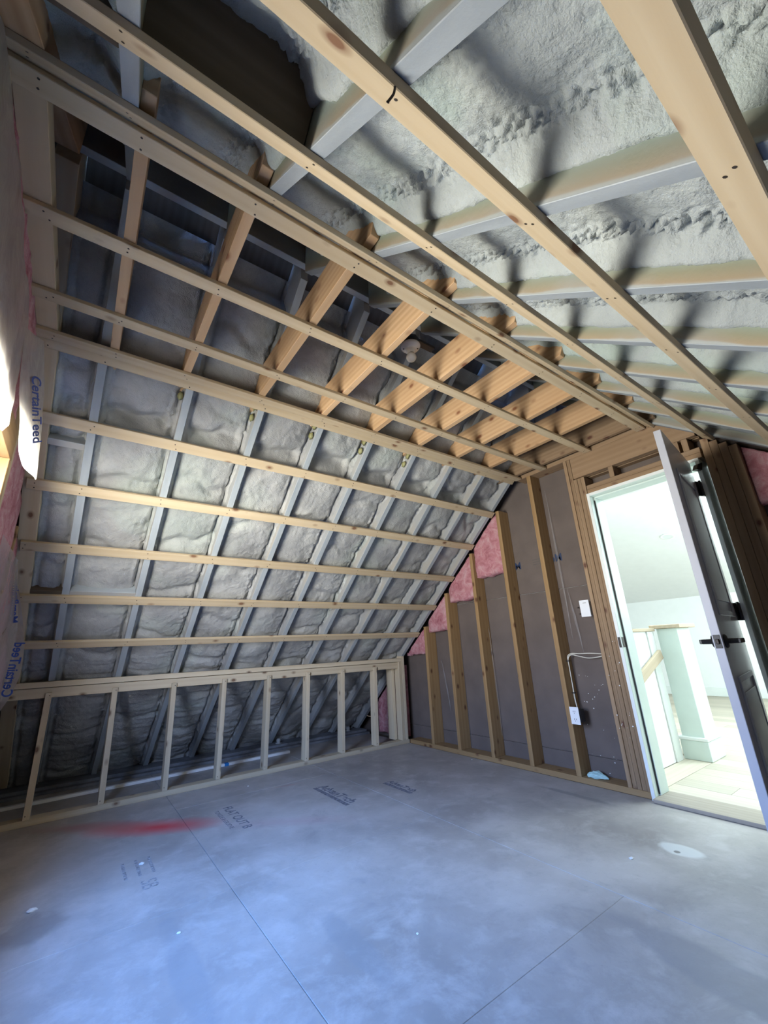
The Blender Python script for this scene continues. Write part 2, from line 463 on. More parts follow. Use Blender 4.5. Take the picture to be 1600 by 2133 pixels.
def tube(name, pts, r, m, parent=None, sides=8, res=6):
    P = [Vector(p) for p in pts]; out = []
    for i in range(len(P) - 1):
        p0 = P[max(i - 1, 0)]; p1 = P[i]; p2 = P[i + 1]; p3 = P[min(i + 2, len(P) - 1)]
        for k in range(res):
            t = k / res
            out.append(0.5 * ((2 * p1) + (-p0 + p2) * t + (2 * p0 - 5 * p1 + 4 * p2 - p3) * t * t + (-p0 + 3 * p1 - 3 * p2 + p3) * t ** 3))
    out.append(P[-1])
    G = np.zeros((sides, len(out), 3)); up = Vector((0.3, 0.2, 1)).normalized()
    for j, q in enumerate(out):
        d = (out[min(j + 1, len(out) - 1)] - out[max(j - 1, 0)]).normalized()
        a = d.cross(up).normalized(); b = d.cross(a)
        for i in range(sides):
            th = 2 * math.pi * i / sides
            G[i, j] = q + r * (math.cos(th) * a + math.sin(th) * b)
    return link(name, grid_mesh(name, G, m, True, True), parent)


def lathe(name, parent, prof, m, mw, seg=24):
    G = np.zeros((seg, len(prof), 3))
    for i in range(seg):
        th = 2 * math.pi * i / seg
        for j, (r, z) in enumerate(prof): G[i, j] = (r * math.cos(th), r * math.sin(th), z)
    return link(name, grid_mesh(name, G, m, True, True), parent, mw)


def text(name, s, size, m, mw, parent, bold=0.0, squash=1.0):
    cu = bpy.data.curves.new('t', 'FONT'); cu.body = s; cu.size = size; cu.offset = bold; cu.extrude = 0.0002
    to = bpy.data.objects.new('t', cu); C.objects.link(to)
    bpy.context.view_layer.update()
    me = bpy.data.meshes.new_from_object(to.evaluated_get(bpy.context.evaluated_depsgraph_get()))
    bpy.data.objects.remove(to); me.name = name
    me.materials.clear(); me.materials.append(m)
    return link(name, me, parent, mw @ Matrix.Diagonal((squash, 1, 1, 1)))


def nails(parent, pts, normal, r=0.0036):
    """small dark nail heads, joined into one part"""
    nrm = Vector(normal).normalized(); a = nrm.orthogonal().normalized(); b = nrm.cross(a)
    V = []; F = []
    for p in pts:
        p = Vector(p); k = len(V)
        for i in range(6):
            th = i * math.pi / 3; V.append(p + nrm * 0.0006 + r * (math.cos(th) * a + math.sin(th) * b))
        F.append([k + i for i in range(6)])
    me = bpy.data.meshes.new('nail_heads'); me.from_pydata([tuple(v) for v in V], [], F); me.update()
    o = link('nail_heads', me, parent, None, M_DARKNAIL); o['kind'] = 'stuff'
    return o


# ------------------------------------------------------------------ frames of the two roof slopes
X1 = 3.16
tL = 0.85; nL = Vector((0, tL, 1)).normalized(); dL = Vector((0, 1, -tL)).normalized(); bL = Vector((0, 2.16, 2.44))
tR = 0.80; nR = Vector((0, -tR, 1)).normalized(); dR = Vector((0, -1, -tR)).normalized(); bR = Vector((0, 0.945, 2.42))


def PL(x, s, k=0.0): return Vector((x, 0, 0)) + bL + dL * s + nL * k
def PR(x, s, k=0.0): return Vector((x, 0, 0)) + bR + dR * s + nR * k


RE = [-0.08, 0.331, 0.742, 1.154, 1.56, 1.975, 2.382, 2.785, 3.15]      # right edges of the rafters

# ------------------------------------------------------------------ floor
fl = root('floor', 'dusty grey plywood subfloor with stencilled marks and a red chalk smear', 'floor', kind='structure')
bx('floor_slab', fl, (-0.491, -1.279, -0.12), (3.301, 5.449, -0.021), M_DARKWOOD, bev=0)
ys = {0: [-1.3, -0.15, 2.292, 4.73, 5.7], 1: [-1.3, 1.142, 2.300, 3.60, 5.7], 2: [-1.3, -0.07, 2.370, 4.81, 5.7]}
xs = [(-0.75, 0.742), (0.742, 1.966), (1.966, 3.16)]
for i, (xa, xb) in enumerate(xs):
    yy = ys[i]
    for a, b in zip(yy[:-1], yy[1:]):
        bx('subfloor_panel', fl, (xa + .0014, a + .0003, -0.02), (xb - .0014, b - .0003, 0), M_FLOOR, long=0, bev=0.0012)


def flat(x, y, ang, z=0.0006, mirror=False):
    m = Matrix.Translation((x, y, z)) @ Matrix.Rotation(ang, 4, 'Z')
    return m @ Matrix.Diagonal((-1, 1, 1, 1)) if mirror else m


def bar(x0, y0, x1, y1, m=M_STAMP, z=0.0006, name='printed_bar'):
    me = bpy.data.meshes.new(name); me.from_pydata([(x0, y0, z), (x1, y0, z), (x1, y1, z), (x0, y1, z)], [], [(0, 1, 2, 3)]); me.update()
    return link(name, me, fl, None, m)


text('stencilled_words', 'FLAT OUT B', 0.085, M_STAMP, flat(1.00, 3.40, -math.pi / 2), fl, 0.001)
text('stencilled_words', 'TONGUE & GROOVE', 0.040, M_STAMP, flat(0.935, 3.37, -math.pi / 2), fl)
for (x, y, L) in ((1.70, 3.33, 0.50), (2.16, 3.05, 0.34)):
    text('printed_stamp', 'AdvanTech', 0.105 * L / 0.5, M_STAMP, flat(x, y, -math.pi / 2), fl, 0.003)
    bar(x - 0.045, y, x - 0.012, y - L)
for k in range(3):
    bar(0.36 + 0.06 * k, 2.93, 0.375 + 0.06 * k, 2.72, M_STAMPF)
text('printed_stamp', 'SB', 0.10, M_STAMPF, flat(0.42, 2.66, -math.pi / 2), fl, 0.0)

# ------------------------------------------------------------------ wall_left : knee wall framing
wl = root('wall_left', 'low knee wall frame of pale studs under the left roof slope', 'wall', kind='structure')
KY = 3.99
bx('sole_plate', wl, (-0.40, KY, 0.0), (3.158, KY + 0.089, 0.038), M_KNEE)
bx('top_plate', wl, (-0.40, KY - 0.002, 0.847), (3.10, KY + 0.087, 0.885), M_KNEE)
bx('lower_top_plate', wl, (-0.40, KY + 0.022, 0.775), (3.06, KY + 0.087, 0.843), M_KNEE)
KX = [-0.112, 0.298, 0.708, 1.103, 1.504, 1.902, 2.298, 2.708]
for i, x in enumerate(KX):
    lean = [-.008, -.016, -.012, -.002, .004, .006, .006, .008][i]
    prism('stud', wl, (x + 0.019, KY, 0.038), (lean, 0, 0.776), (0, 1, 0),
          [(0, 0), (0.772, 0), (0.772, 0.02), (0.735, 0.022), (0.735, 0.089), (0, 0.089)], 0.037, M_KNEE)
    nails(wl, [(x + .012, KY - .0008, .06), (x + .026 + lean, KY - .0008, .79)], (0, -1, 0), 0.0035)
bx('corner_stud', wl, (3.062, KY + .002, 0.038), (3.10, KY + .089, 0.845), M_KNEE)
bx('corner_stud', wl, (3.104, KY, 0.038), (3.142, KY + .089, 0.905), M_KNEE)
bx('backing_stud', wl, (3.02, KY + .092, 0.038), (3.06, KY + .20, 0.80), M_KNEE)
bx('eave_plate', wl, (-0.45, 4.86, 0.0), (3.16, 5.08, 0.044), M_EAVE)
bx('eave_plate_lower', wl, (-0.45, 4.79, 0.0), (3.16, 4.855, 0.022), M_EAVE)

# ------------------------------------------------------------------ ceilings
cl = root('ceiling_left', 'left roof slope with grey sprayed foam between rafters and pine furring strips', 'roof slope', kind='structure')
crr = root('ceiling_right', 'right roof slope with bumpy grey foam between painted rafters and furring strips', 'roof slope', kind='structure')
cc = root('ceiling', 'flat ceiling frame of orange fir joists with furring strips below', 'ceiling', kind='structure')
sEL = 3.73; sTL = -0.745
sTR = -0.80; sER = 3.0
for e_ in RE:
    x = e_ - 0.0205
    prism('rafter', cl, PL(x, sTL, 0.0195), dL, nL, [(0, 0), (sEL - sTL, 0), (sEL - sTL + .09, 0.10), (sEL - sTL + .2, 0.235), (-0.198, 0.235)], 0.040, M_RAFL)
    prism('rafter', crr, PR(x + .002, sTR, 0.0195), dR, nR, [(0, 0), (sER - sTR, 0), (sER - sTR, 0.235), (-0.186, 0.235)], 0.040, M_RAFR)
# bare end rafter against the near gable, doubled
prism('end_rafter', cl, PL(-0.321, sTL, 0.0195), dL, nL, [(0, 0), (4.45, 0), (4.45, 0.235), (-0.198, 0.235)], 0.082, M_STRAP)
prism('end_rafter', crr, PR(-0.321, sTR, 0.0195), dR, nR, [(0, 0), (3.8, 0), (3.8, 0.235), (-0.186, 0.235)], 0.082, M_JOIST)
bx('ridge_board', cl, (-0.4, 1.562, 3.000), (3.16, 1.600, 3.24), M_RAFL)
# sheathing
for par, Pf, s0, s1, d, nn in ((cl, PL, -1.0, 4.6, dL, nL), (crr, PR, -1.0, 4.4, dR, nR)):
    link('roof_sheathing', box_mesh(s1 - s0, 4.6, 0.02, M_DARKWOOD, 0), par, frame(Pf(1.45, s0, 0.262), d, nn))


def bay(par, x0, x1, side, s0, s1, dx, ds, seed, m, dfun):
    nx = max(4, int((x1 - x0) / dx)); ns = max(4, int((s1 - s0) / ds))
    X, Sg = np.meshgrid(np.linspace(x0 - .003, x1 + .003, nx), np.linspace(s0, s1, ns), indexing='ij')
    K = dfun(X, Sg, x0, x1, seed)
    b, d, n_ = (bL, dL, nL) if side == 'L' else (bR, dR, nR)
    P = np.zeros(X.shape + (3,)); P[..., 0] = X
    P[..., 1] = b.y + d.y * Sg + n_.y * K; P[..., 2] = b.z + d.z * Sg + n_.z * K
    return link('spray_foam', grid_mesh('spray_foam', P, m), par)


def foamL(X, Sg, x0, x1, sd):
    w = x1 - x0; a = X - x0; b = x1 - X; mid = np.minimum(a, b)
    wob = 0.008 * fbm(Sg * 9, X * 0 + sd * 3.7, sd, 3)
    base = 0.095 + 0.022 * fbm(X * 3 + sd, Sg * 3.3, sd, 3) - 0.034 * np.sin(np.clip(a / w, 0, 1) * math.pi) ** 0.6
    # crease where the foam meets the rafter, small lip climbing its flank
    cr_ = np.exp(-((mid - 0.030 - wob) / 0.009) ** 2) * 0.020 * (0.35 + 0.65 * vn(Sg * 7, X * 0 + sd, sd))
    lip = np.exp(-(mid / (0.014 + np.abs(wob))) ** 2) * (0.028 + 0.015 * fbm(Sg * 8, X * 4, sd + 2, 2))
    bb = b + 0.006 * fbm(Sg * 22, X * 0 + sd, sd + 1, 3)
    cr_ = cr_ + np.exp(-((bb - 0.014) / 0.0055) ** 2) * 0.045 - np.exp(-((bb - 0.034) / 0.010) ** 2) * 0.016 * vn(Sg * 14, X * 0 + sd, sd + 4)
    # lifts: soft step about every half metre
    ph = Sg * 2.1 + sd * 0.37 + 0.25 * fbm(X * 5, Sg * 1.5, sd + 1, 2); fr = ph - np.floor(ph)
    lift = 0.022 * np.exp(-(np.minimum(fr, 1 - fr) / 0.07) ** 2)
    pit = 0.08 * np.exp(-((Sg - 0.30 + 0.04 * fbm(X * 7, X * 0 + sd, sd, 2)) / 0.055) ** 2) * np.clip((mid - .01) / .05, 0, 1)
    rough = 0.008 * fbm(X * 16, Sg * 14, sd + 3, 3, 0.5) + 0.0045 * fbm(X * 70, Sg * 60, sd + 4, 3, 0.6)
    wr = np.clip((Sg - 1.9) / 0.6, 0, 1) * 0.010 * fbm(X * 4, Sg * 26, sd + 5, 3) + np.clip(b < 0.11, 0, 1) * 0.005 * fbm(X * 9, Sg * 40, sd + 5, 3)
    top = np.clip((-0.55 - Sg) / 0.04, 0, 1) * 0.12
    pop = np.exp(-((b - 0.045) / 0.025) ** 2) * np.clip(np.sin(Sg * 3 + sd) + .2, 0, 1) * 0.022 * (worley(X * 55, Sg * 45, sd) - 0.5)
    return np.clip(base + cr_ - lip + lift + pit + rough + wr + top + pop, 0.035, 0.255)


def foamR(X, Sg, x0, x1, sd):
    w = x1 - x0; a = X - x0; b = x1 - X
    base = 0.150 + 0.012 * fbm(X * 3 + sd, Sg * 2.7, sd, 3) - 0.018 * np.sin(np.clip(a / w, 0, 1) * math.pi)
    sideR = -0.075 * np.exp(-(b / 0.040) ** 2) - 0.02 * np.exp(-((b - .03) / 0.02) ** 2) * vn(Sg * 12, X * 0, sd)
    sideL = -0.060 * np.exp(-(a / 0.035) ** 2)
    wsel = np.exp(-((b - 0.085 - 0.02 * fbm(Sg * 3, X * 0 + sd, sd, 2)) / 0.036) ** 2) + 0.5 * np.exp(-((a - 0.06) / 0.03) ** 2)
    amp = 0.5 + 0.8 * vn(Sg * 3, X * 2, sd + 2)
    pop = (wsel + .03) * (0.55 + 0.45 * amp) * 0.046 * (np.clip(worley(X * 46 + .5 * fbm(X * 30, Sg * 30, sd, 2), Sg * 44, sd), 0, 1) - 0.50)
    rough = 0.0055 * fbm(X * 60, Sg * 45, sd + 3, 4, 0.72) + 0.006 * fbm(X * 12, Sg * 10, sd + 5, 3)
    top = np.clip((-0.60 - Sg) / 0.05, 0, 1) * 0.08
    K = base + sideR + sideL + pop + rough + top
    if sd == 1: K = K + 0.055 * np.clip((0.52 - Sg + 0.05 * fbm(X * 7, Sg * 3, 3, 3)) / 0.14, 0, 1) * np.clip((Sg - .30) / .02, 0, 1)
    return np.clip(K, 0.05, 0.258)


edges = [(-0.28, -0.12)] + [(RE[i], RE[i + 1] - 0.041) for i in range(8)]
for i, (a, b) in enumerate(edges):
    dx = 0.008 if i < 6 else 0.012
    bay(cl, a, b, 'L', -0.70, 3.86, dx, dx * 1.2, i, M_FOAML, foamL)
    dx = 0.0055 if 1 <= i <= 3 else (0.008 if i < 6 else 0.012)
    bay(crr, a, b, 'R', -0.70, 2.6, dx, dx * 1.1, i, M_FOAMR, foamR)


def block(par, Pf, d, n_, x0, x1, s, k0, k1, m, t=0.038):
    return link('blocking', box_mesh(x1 - x0, k1 - k0, t, m), par, frame(Pf(x0, s, (k0 + k1) / 2), (1, 0, 0), d))


block(cl, PL, dL, nL, RE[0], RE[1] - .041, 0.372, 0.0195, 0.16, M_RAFL)
block(cl, PL, dL, nL, -0.28, -0.12, 0.50, 0.0195, 0.12, M_RAFL)
block(cl, PL, dL, nL, RE[0], RE[1] - .041, 1.555, 0.0195, 0.14, M_RAFL)
block(cl, PL, dL, nL, -0.28, -0.12, 1.56, 0.022, 0.14, M_DARKWOOD)
block(crr, PR, dR, nR, RE[0], RE[1] - .041, 0.29, 0.0195, 0.25, M_DARKWOOD)
block(crr, PR, dR, nR, -0.28, -0.12, 0.22, 0.03, 0.25, M_DARKWOOD)
# horizontal blocking in the knee space on the left
bx('blocking', cl, (-0.28, 4.43, 0.62), (0.29, 4.47, 0.70), M_RAFL)

# furring strips on the slopes
XL, XR = -0.345, 3.155


def strip(par, Pf, d, n_, s0, s1, x0, x1, m=M_STRAP, t=0.019):
    o = link('furring_strip', box_mesh(x1 - x0, abs(s1 - s0), t, m), par, frame(Pf(x0, (s0 + s1) / 2, 0), (1, 0, 0), n_))
    pts = []
    for e_ in [-0.30] + RE:
        if x0 < e_ < x1 + .02:
            for q in (0.28, 0.72):
                pts.append(Pf(e_ - 0.02 + random.uniform(-.012, .012), s0 + (s1 - s0) * (q + random.uniform(-.12, .12)), -0.0002))
    nails(o, pts, -n_)
    return o


for s, xl, mm in ((2.033, -0.30, M_STRAP), (1.618, -0.325, M_STRAP), (1.208, -0.345, M_STRAP), (0.785, -0.345, M_STRAP), (0.385, -0.345, M_STRAP)):
    strip(cl, PL, dL, nL, s - .032, s + .032, xl, XR, mm)
strip(cl, PL, dL, nL, -0.036, 0.030, -0.36, 3.150, M_STRAP)
for s in (0.352, 0.766, 1.180, 1.60, 2.02):
    strip(crr, PR, dR, nR, s - .033, s + .033, -0.40, XR)
strip(crr, PR, dR, nR, -0.064, 0.001, -0.40, XR)
# a bent nail left sticking out of one strip
nl = tube('bent_nail', [PR(0.305, 0.80, 0.0), PR(0.305, 0.803, -0.012), PR(0.300, 0.800, -0.026)], 0.0022, M_DARKNAIL, crr)

# flat ceiling: strips and joists
for y0, y1 in ((2.078, 2.140), (1.811, 1.870), (1.406, 1.466), (0.996, 1.056)):
    o = bx('furring_strip', cc, (-0.36, y0, 2.440), (XR, y1, 2.459), M_STRAP)
    pts = []
    for e_ in [-0.30, -0.055, 0.272, 0.683, 1.095, 1.50, 1.916, 2.323, 2.726, 3.10]:
        for q in (.3, .7): pts.append((e_ + random.uniform(-.012, .012), y0 + (y1 - y0) * (q + random.uniform(-.12, .12)), 2.4398))
    nails(o, pts, (0, 0, -1))
JX = [-0.0785, 0.2515, 0.6625, 1.0745, 1.4805, 1.8955, 2.3025, 2.7055]
JP = [(2.43, 2.4605), (2.46, 2.49), (2.30, 2.628), (2.275, 2.645), (0.905, 2.645), (0.875, 2.615), (0.868, 2.50), (0.885, 2.4605)]
for i, x in enumerate(JX):
    r = random.uniform(-.012, .012)
    prism('ceiling_joist', cc, (x + .019, 0, 0), (0, 1, 0), (0, 0, 1), [(y + (r if y < 1 else 0), z) for y, z in JP], 0.0375, M_JOIST)
prism('ceiling_joist', cc, (3.088, 0, 0), (0, 1, 0), (0, 0, 1), JP[:4] + [(0.90, 2.645), (0.90, 2.4605)], 0.0375, M_PACK)
prism('end_joist', cc, (-0.321, 0, 0), (0, 1, 0), (0, 0, 1), [(2.13, 2.4605), (2.13, 2.53), (0.96, 2.53), (0.96, 2.4605)], 0.075, M_STRAP)
# small raw foam drips beside the joist ends
for i, x in enumerate(RE[1:6]):
    for j in range(2):
        s = 0.02 + 0.075 * j + 0.01 * i
        bm = bmesh.new(); bmesh.ops.create_icosphere(bm, subdivisions=2, radius=1)
        for v in bm.verts:
            f = 1 + 0.35 * math.sin(v.co.x * 5 + i) * math.cos(v.co.z * 6 + j); v.co = Vector((v.co.x * .014 * f, v.co.y * .026 * f, v.co.z * .018 * f))
        for f_ in bm.faces: f_.smooth = True
        me = bpy.data.meshes.new('raw_foam_drip'); bm.to_mesh(me); bm.free(); me.materials.append(M_YCHUNK)
        link('raw_foam_drip', me, cl, frame(PL(x - 0.056, s, 0.05), (1, 0, 0), nL))

# ------------------------------------------------------------------ far wall with door opening
wf = root('wall_far', 'far end wall of brown studs and drywall backs with the door opening', 'wall', kind='structure')
SX0, SX1 = 3.16, 3.30


def zs(y):                      # underside of the rafters over the far wall
    return min(bL.z + 0.022 - tL * (y - 2.16), bR.z + 0.022 + tR * (y - 0.945), 2.445)


bx('sole_plate', wf, (SX0 + .001, 1.515, 0.0), (SX1, 3.985, 0.040), M_STUD)
bx('sole_plate', wf, (SX0 + .001, -0.95, 0.0), (SX1, 0.728, 0.040), M_STUD)
for y in (3.604, 3.225, 2.812, 2.411, 2.010):
    z = zs(y + .02) + .0
    bx('stud', wf, (SX0, y - .020, 0.0405), (SX1, y + .020, z - (.006 if z < 2.44 else 0)), M_STUD)
for k in range(5):
    y1 = 1.662 - k * 0.0305
    bx('king_stud' if k < 2 else 'jack_stud', wf, (SX0 + [0, .004, .001, .003, 0][k], y1 - .0285, 0.0405), (SX1, y1, 2.444 if k < 2 else 2.255), M_PACK)
bx('top_plate', wf, (SX0 + .005, 0.98, 2.4455), (SX1, 2.14, 2.484), M_PACK)
bx('door_header', wf, (SX0 + .002, 0.73, 2.262), (SX0 + .04, 1.599, 2.4445), M_PACK)
bx('door_header', wf, (SX0 + .085, 0.73, 2.262), (SX1, 1.599, 2.4445), M_PACK)
bx('head_plate', wf, (SX0, 0.729, 2.099), (SX1, 1.508, 2.134), M_PACK)
bx('head_plate', wf, (SX0 + .004, 0.729, 2.136), (SX1, 1.508, 2.172), M_PACK)
for y in (1.300, 0.90, 0.855, 0.80):
    bx('cripple_stud', wf, (SX0 + .006, y - .018, 2.1725), (SX1, y + .018, 2.2615), M_PACK, long=2)
for k in range(4):
    y1 = 0.716 - k * 0.0435
    bx('king_stud', wf, (SX0, y1 - .0420, 0.0405), (SX1, y1, zs(y1 - .0420) - .008), M_PACK)
prism('gable_board', wf, (SX0 + .052, 0, 0), (0, 1, 0), (0, 0, 1), [(0.72, 2.262), (1.56, 2.262), (1.56, 2.85), (1.45, 2.84)], 0.012, M_PACK)
bx('stud', wf, (SX0, -0.02, 0.0405), (SX1, 0.02, zs(-.02) - .01), M_STUD)
bx('stud', wf, (SX0, -0.44, 0.0405), (SX1, -0.40, zs(-.44) - .01), M_STUD)


def gyp(ya, yb, za, zb):
    return bx('gypsum_panel', wf, (3.302, ya + .001, za + .0012), (3.315, yb - .001, zb - .0012), M_PAPER, long=1, bev=0.003)


for ya, yb in ((1.515, 3.2), (3.2, 5.6)):
    gyp(ya, yb, -0.10, 0.160); gyp(ya, yb, 0.160, 1.415); gyp(ya, yb, 1.415, 3.6)
gyp(0.742, 1.515, 2.10, 3.6); gyp(-1.4, 0.742, -0.10, 1.2); gyp(-1.4, 0.742, 1.2, 3.6)
text('film_print', 'Mem', 0.09, M_INKN, frame((3.3005, 2.328, 1.652), (0, 1, 0), (1, 0, 0)) @ Matrix.Identity(4), wf, 0.002)
text('film_print', 'Mem', 0.09, M_INKN, frame((3.3005, 1.905, 1.652), (0, 1, 0), (1, 0, 0)), wf, 0.002)
for k in range(3):
    me = bpy.data.meshes.new('small_print'); z = 1.66 + .022 * k
    me.from_pydata([(3.3006, 2.20, z), (3.3006, 2.10, z), (3.3006, 2.10, z + .007), (3.3006, 2.20, z + .007)], [], [(0, 1, 2, 3)]); link('small_print', me, wf, None, M_STAMPG)
me = bpy.data.meshes.new('print_underline'); me.from_pydata([(3.3006, 2.33, 1.638), (3.3006, 2.45, 1.638), (3.3006, 2.45, 1.644), (3.3006, 2.33, 1.644)], [], [(0, 1, 2, 3)]); link('print_underline', me, wf, None, M_STAMPG)


def batt(par, yz0, yz1, zbot, ztopf, xf, seed, m=M_PINK, depth=0.09, axis_n=1):
    """insulation batt with its fluffy face at x=xf, between y0..y1"""
    ny = max(8, int((yz1 - yz0) / .012)); nz = 30
    U, V = np.meshgrid(np.linspace(0, 1, ny), np.linspace(0, 1, nz), indexing='ij')
    Y = yz0 + (yz1 - yz0) * U
    zt = np.vectorize(ztopf)(Y); zb = np.vectorize(zbot)(Y) if callable(zbot) else zbot + 0.02 * fbm(Y * 9, Y * 0 + seed, seed, 3)
    Z = zb + (zt - zb) * V
    e = np.minimum(np.minimum(U, 1 - U) * (yz1 - yz0), V * np.abs(zt - zb))
    bul = 0.022 * (1 - np.exp(-e / .03))
    X = xf - axis_n * (bul + 0.012 * fbm(Y * 14, Z * 14, seed, 4, .6) - 0.01)
    P = np.stack([X, Y, Z], -1)
    back = P.copy(); back[..., 0] = xf + axis_n * depth
    ring = np.concatenate([back[:, :1], P, back[:, -1:]], 1)
    s1 = ring[:1].copy(); s1[..., 0] = xf + axis_n * depth; s2 = ring[-1:].copy(); s2[..., 0] = xf + axis_n * depth
    return link('insulation_batt', grid_mesh('insulation_batt', np.concatenate([s1, ring, s2], 0), m), par)


for i, (a, b, zb) in enumerate(((2.433, 2.790, 1.63), (2.834, 3.203, 1.44), (3.247, 3.582, 1.15), (3.626, 3.98, 0.93))):
    batt(wf, a, b, zb, lambda y: zs(y) - .01, 3.185, i)
batt(wf, 4.10, 4.62, 0.04, lambda y: zs(y) - .01, 3.175, 5)
batt(wf, 0.03, 0.545, 1.72, lambda y: zs(y) - .02, 3.20, 6)
batt(wf, -0.39, -0.03, 1.40, lambda y: zs(y) - .02, 3.20, 7)
bx('stud', wf, (3.145, 4.33, 0.045), (3.16, 4.36, 0.40), M_STUD)

# white compound splatter on the studs and paper by the outlet
V = []; F = []
rs = random.Random(5)
for i in range(48):
    if i < 28: x0_, y0_, z0_ = 3.3008, rs.uniform(1.68, 1.96), rs.uniform(.06, .75)
    else: x0_, y0_, z0_ = 3.1592, rs.choice([1.645, 1.615, 1.585, 1.553]) + rs.uniform(-.01, .01), rs.uniform(.3, 1.1)
    r_ = rs.uniform(.0012, .005); k_ = len(V); m_ = rs.randint(5, 7)
    for j in range(m_):
        th = 2 * math.pi * j / m_; q_ = r_ * rs.uniform(.6, 1.3)
        V.append((x0_, y0_ + q_ * math.cos(th), z0_ + q_ * math.sin(th)))
    F.append(list(range(k_, k_ + m_)))
me = bpy.data.meshes.new('compound_splatter'); me.from_pydata(V, [], F); me.update()
link('compound_splatter', me, wf, None, M_CRUMB)['kind'] = 'stuff'

# clear film over the stud bays: narrow glossy folds catching light
M_CREASE = film_mat('film_crease', (0.6, 0.6, 0.62), 0.28)
for (y, z0, z1, yy) in ((2.78, 0.2, 1.15, 2.79), (1.93, 1.0, 2.3, 1.94), (3.42, 0.35, 0.85, 3.50), (1.86, 0.9, 1.4, 1.90)):
    nn = 24; tt = np.linspace(0, 1, nn)
    P = np.zeros((3, nn, 3))
    for j in range(3):
        P[j, :, 0] = 3.28 - 0.006 * (j == 1) * (1 + .5 * np.sin(tt * 20)); P[j, :, 1] = y + (yy - y) * tt + (j - 1) * 0.010 * np.sin(tt * math.pi); P[j, :, 2] = z0 + (z1 - z0) * tt
    link('film_fold', grid_mesh('film_fold', P, M_CREASE), wf)

# ------------------------------------------------------------------ door
dr = root('door_1', 'white door standing open into the attic in a white frame with black hardware', 'door', (3.16, 1.1, 0), kind='structure')
bx('side_jamb', dr, (3.150, 1.492, 0.0), (3.325, 1.512, 2.095), M_TRIM_TINT)
bx('jamb_edge', dr, (3.144, 1.492, 0.0), (3.1495, 1.5145, 2.098), M_WHITE)
bx('door_stop', dr, (3.205, 1.480, 0.0225), (3.325, 1.4915, 2.0745), M_TRIM_TINT)
bx('side_jamb', dr, (3.150, 0.748, 0.0), (3.325, 0.770, 2.095), M_TRIM_TINT)
bx('head_jamb', dr, (3.150, 0.771, 2.075), (3.325, 1.4915, 2.095), M_TRIM_TINT)
bx('jamb_edge', dr, (3.144, 0.748, 2.077), (3.1495, 1.4915, 2.098), M_WHITE)
bx('jamb_edge', dr, (3.144, 0.748, 0.0), (3.1495, 0.770, 2.0765), M_WHITE)
bx('door_stop', dr, (3.205, 0.771, 2.063), (3.325, 1.4795, 2.0745), M_TRIM_TINT)
bx('weatherstrip', dr, (3.198, 1.4835, 0.03), (3.2045, 1.4915, 2.045), M_BLACK)
bx('threshold', dr, (3.105, 0.771, 0.001), (3.33, 1.4915, 0.022), M_THRESH)
bx('strike_plate', dr, (3.1415, 1.494, 0.93), (3.1435, 1.511, 1.00), M_DARKNAIL)
bx('strike_plate', dr, (3.16, 1.4895, 0.93), (3.195, 1.4918, 1.00), M_DARKNAIL)
fe = Vector((2.401, 0.709, 0.032)); he = Vector((3.098, 0.806, 0.032)); dd = (he - fe).normalized(); nn_ = Vector((dd.y, -dd.x, 0))   # nn_ towards -y
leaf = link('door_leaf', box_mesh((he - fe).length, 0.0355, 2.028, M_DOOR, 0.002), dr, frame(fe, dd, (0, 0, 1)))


def leafM(u, side, z, off=0.0):
    o = fe + dd * u + nn_ * side * (0.01775 + off); o.z = z
    return o


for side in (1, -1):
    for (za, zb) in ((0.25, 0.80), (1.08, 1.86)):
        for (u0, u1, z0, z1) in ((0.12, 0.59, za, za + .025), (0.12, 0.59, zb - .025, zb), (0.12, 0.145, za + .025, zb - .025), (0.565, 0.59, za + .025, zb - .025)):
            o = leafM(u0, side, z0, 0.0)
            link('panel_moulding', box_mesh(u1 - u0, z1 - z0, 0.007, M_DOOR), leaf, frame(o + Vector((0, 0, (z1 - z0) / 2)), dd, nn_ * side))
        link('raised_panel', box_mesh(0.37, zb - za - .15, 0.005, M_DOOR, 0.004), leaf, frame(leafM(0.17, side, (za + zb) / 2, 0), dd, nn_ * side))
    # lever set
    zc = 0.960
    rose = lathe('lever_rose', leaf, [(0.0, 0.0), (0.030, 0.0), (0.031, 0.006), (0.026, 0.012), (0.012, 0.014), (0.011, 0.052), (0.0, 0.054)], M_BLACK, frame(leafM(0.062, side, zc), dd, nn_ * side))
    a = leafM(0.062, side, zc, 0.050)
    link('lever_handle', box_mesh(0.125, 0.020, 0.011, M_BLACK, 0.004), leaf, frame(a - dd * 0.012, dd, nn_ * side))
link('latch_plate', box_mesh(0.060, 0.026, 0.002, M_BLACK, 0.001), leaf, frame(fe + Vector((0, 0, 0.898)), (0, 0, 1), -dd))
link('latch_bolt', box_mesh(0.022, 0.012, 0.011, M_DARKNAIL, 0.003), leaf, frame(fe + Vector((0, 0, 0.917)) - dd * .002, (0, 0, 1), -dd))
for z in (1.83, 1.06, 0.22):
    h = link('hinge', box_mesh(0.066, 0.100, 0.003, M_BLACK, 0.001), dr, frame((3.088, 0.785, z + .05), (1, -0.30, 0), (0.30, 1, 0)))
    lathe('hinge_knuckle', h, [(0, 0), (0.0075, 0), (0.0075, 0.104), (0, 0.104)], M_BLACK, Matrix.Translation((3.112, 0.771, z)), 10)
prism('closer_bracket', dr, (3.09, 0.772, 2.005), (1, -0.3, 0), (0, 0, 1), [(0, 0), (0.055, 0.0), (0.075, 0.055), (0.03, 0.04)], 0.03, M_BLACK)

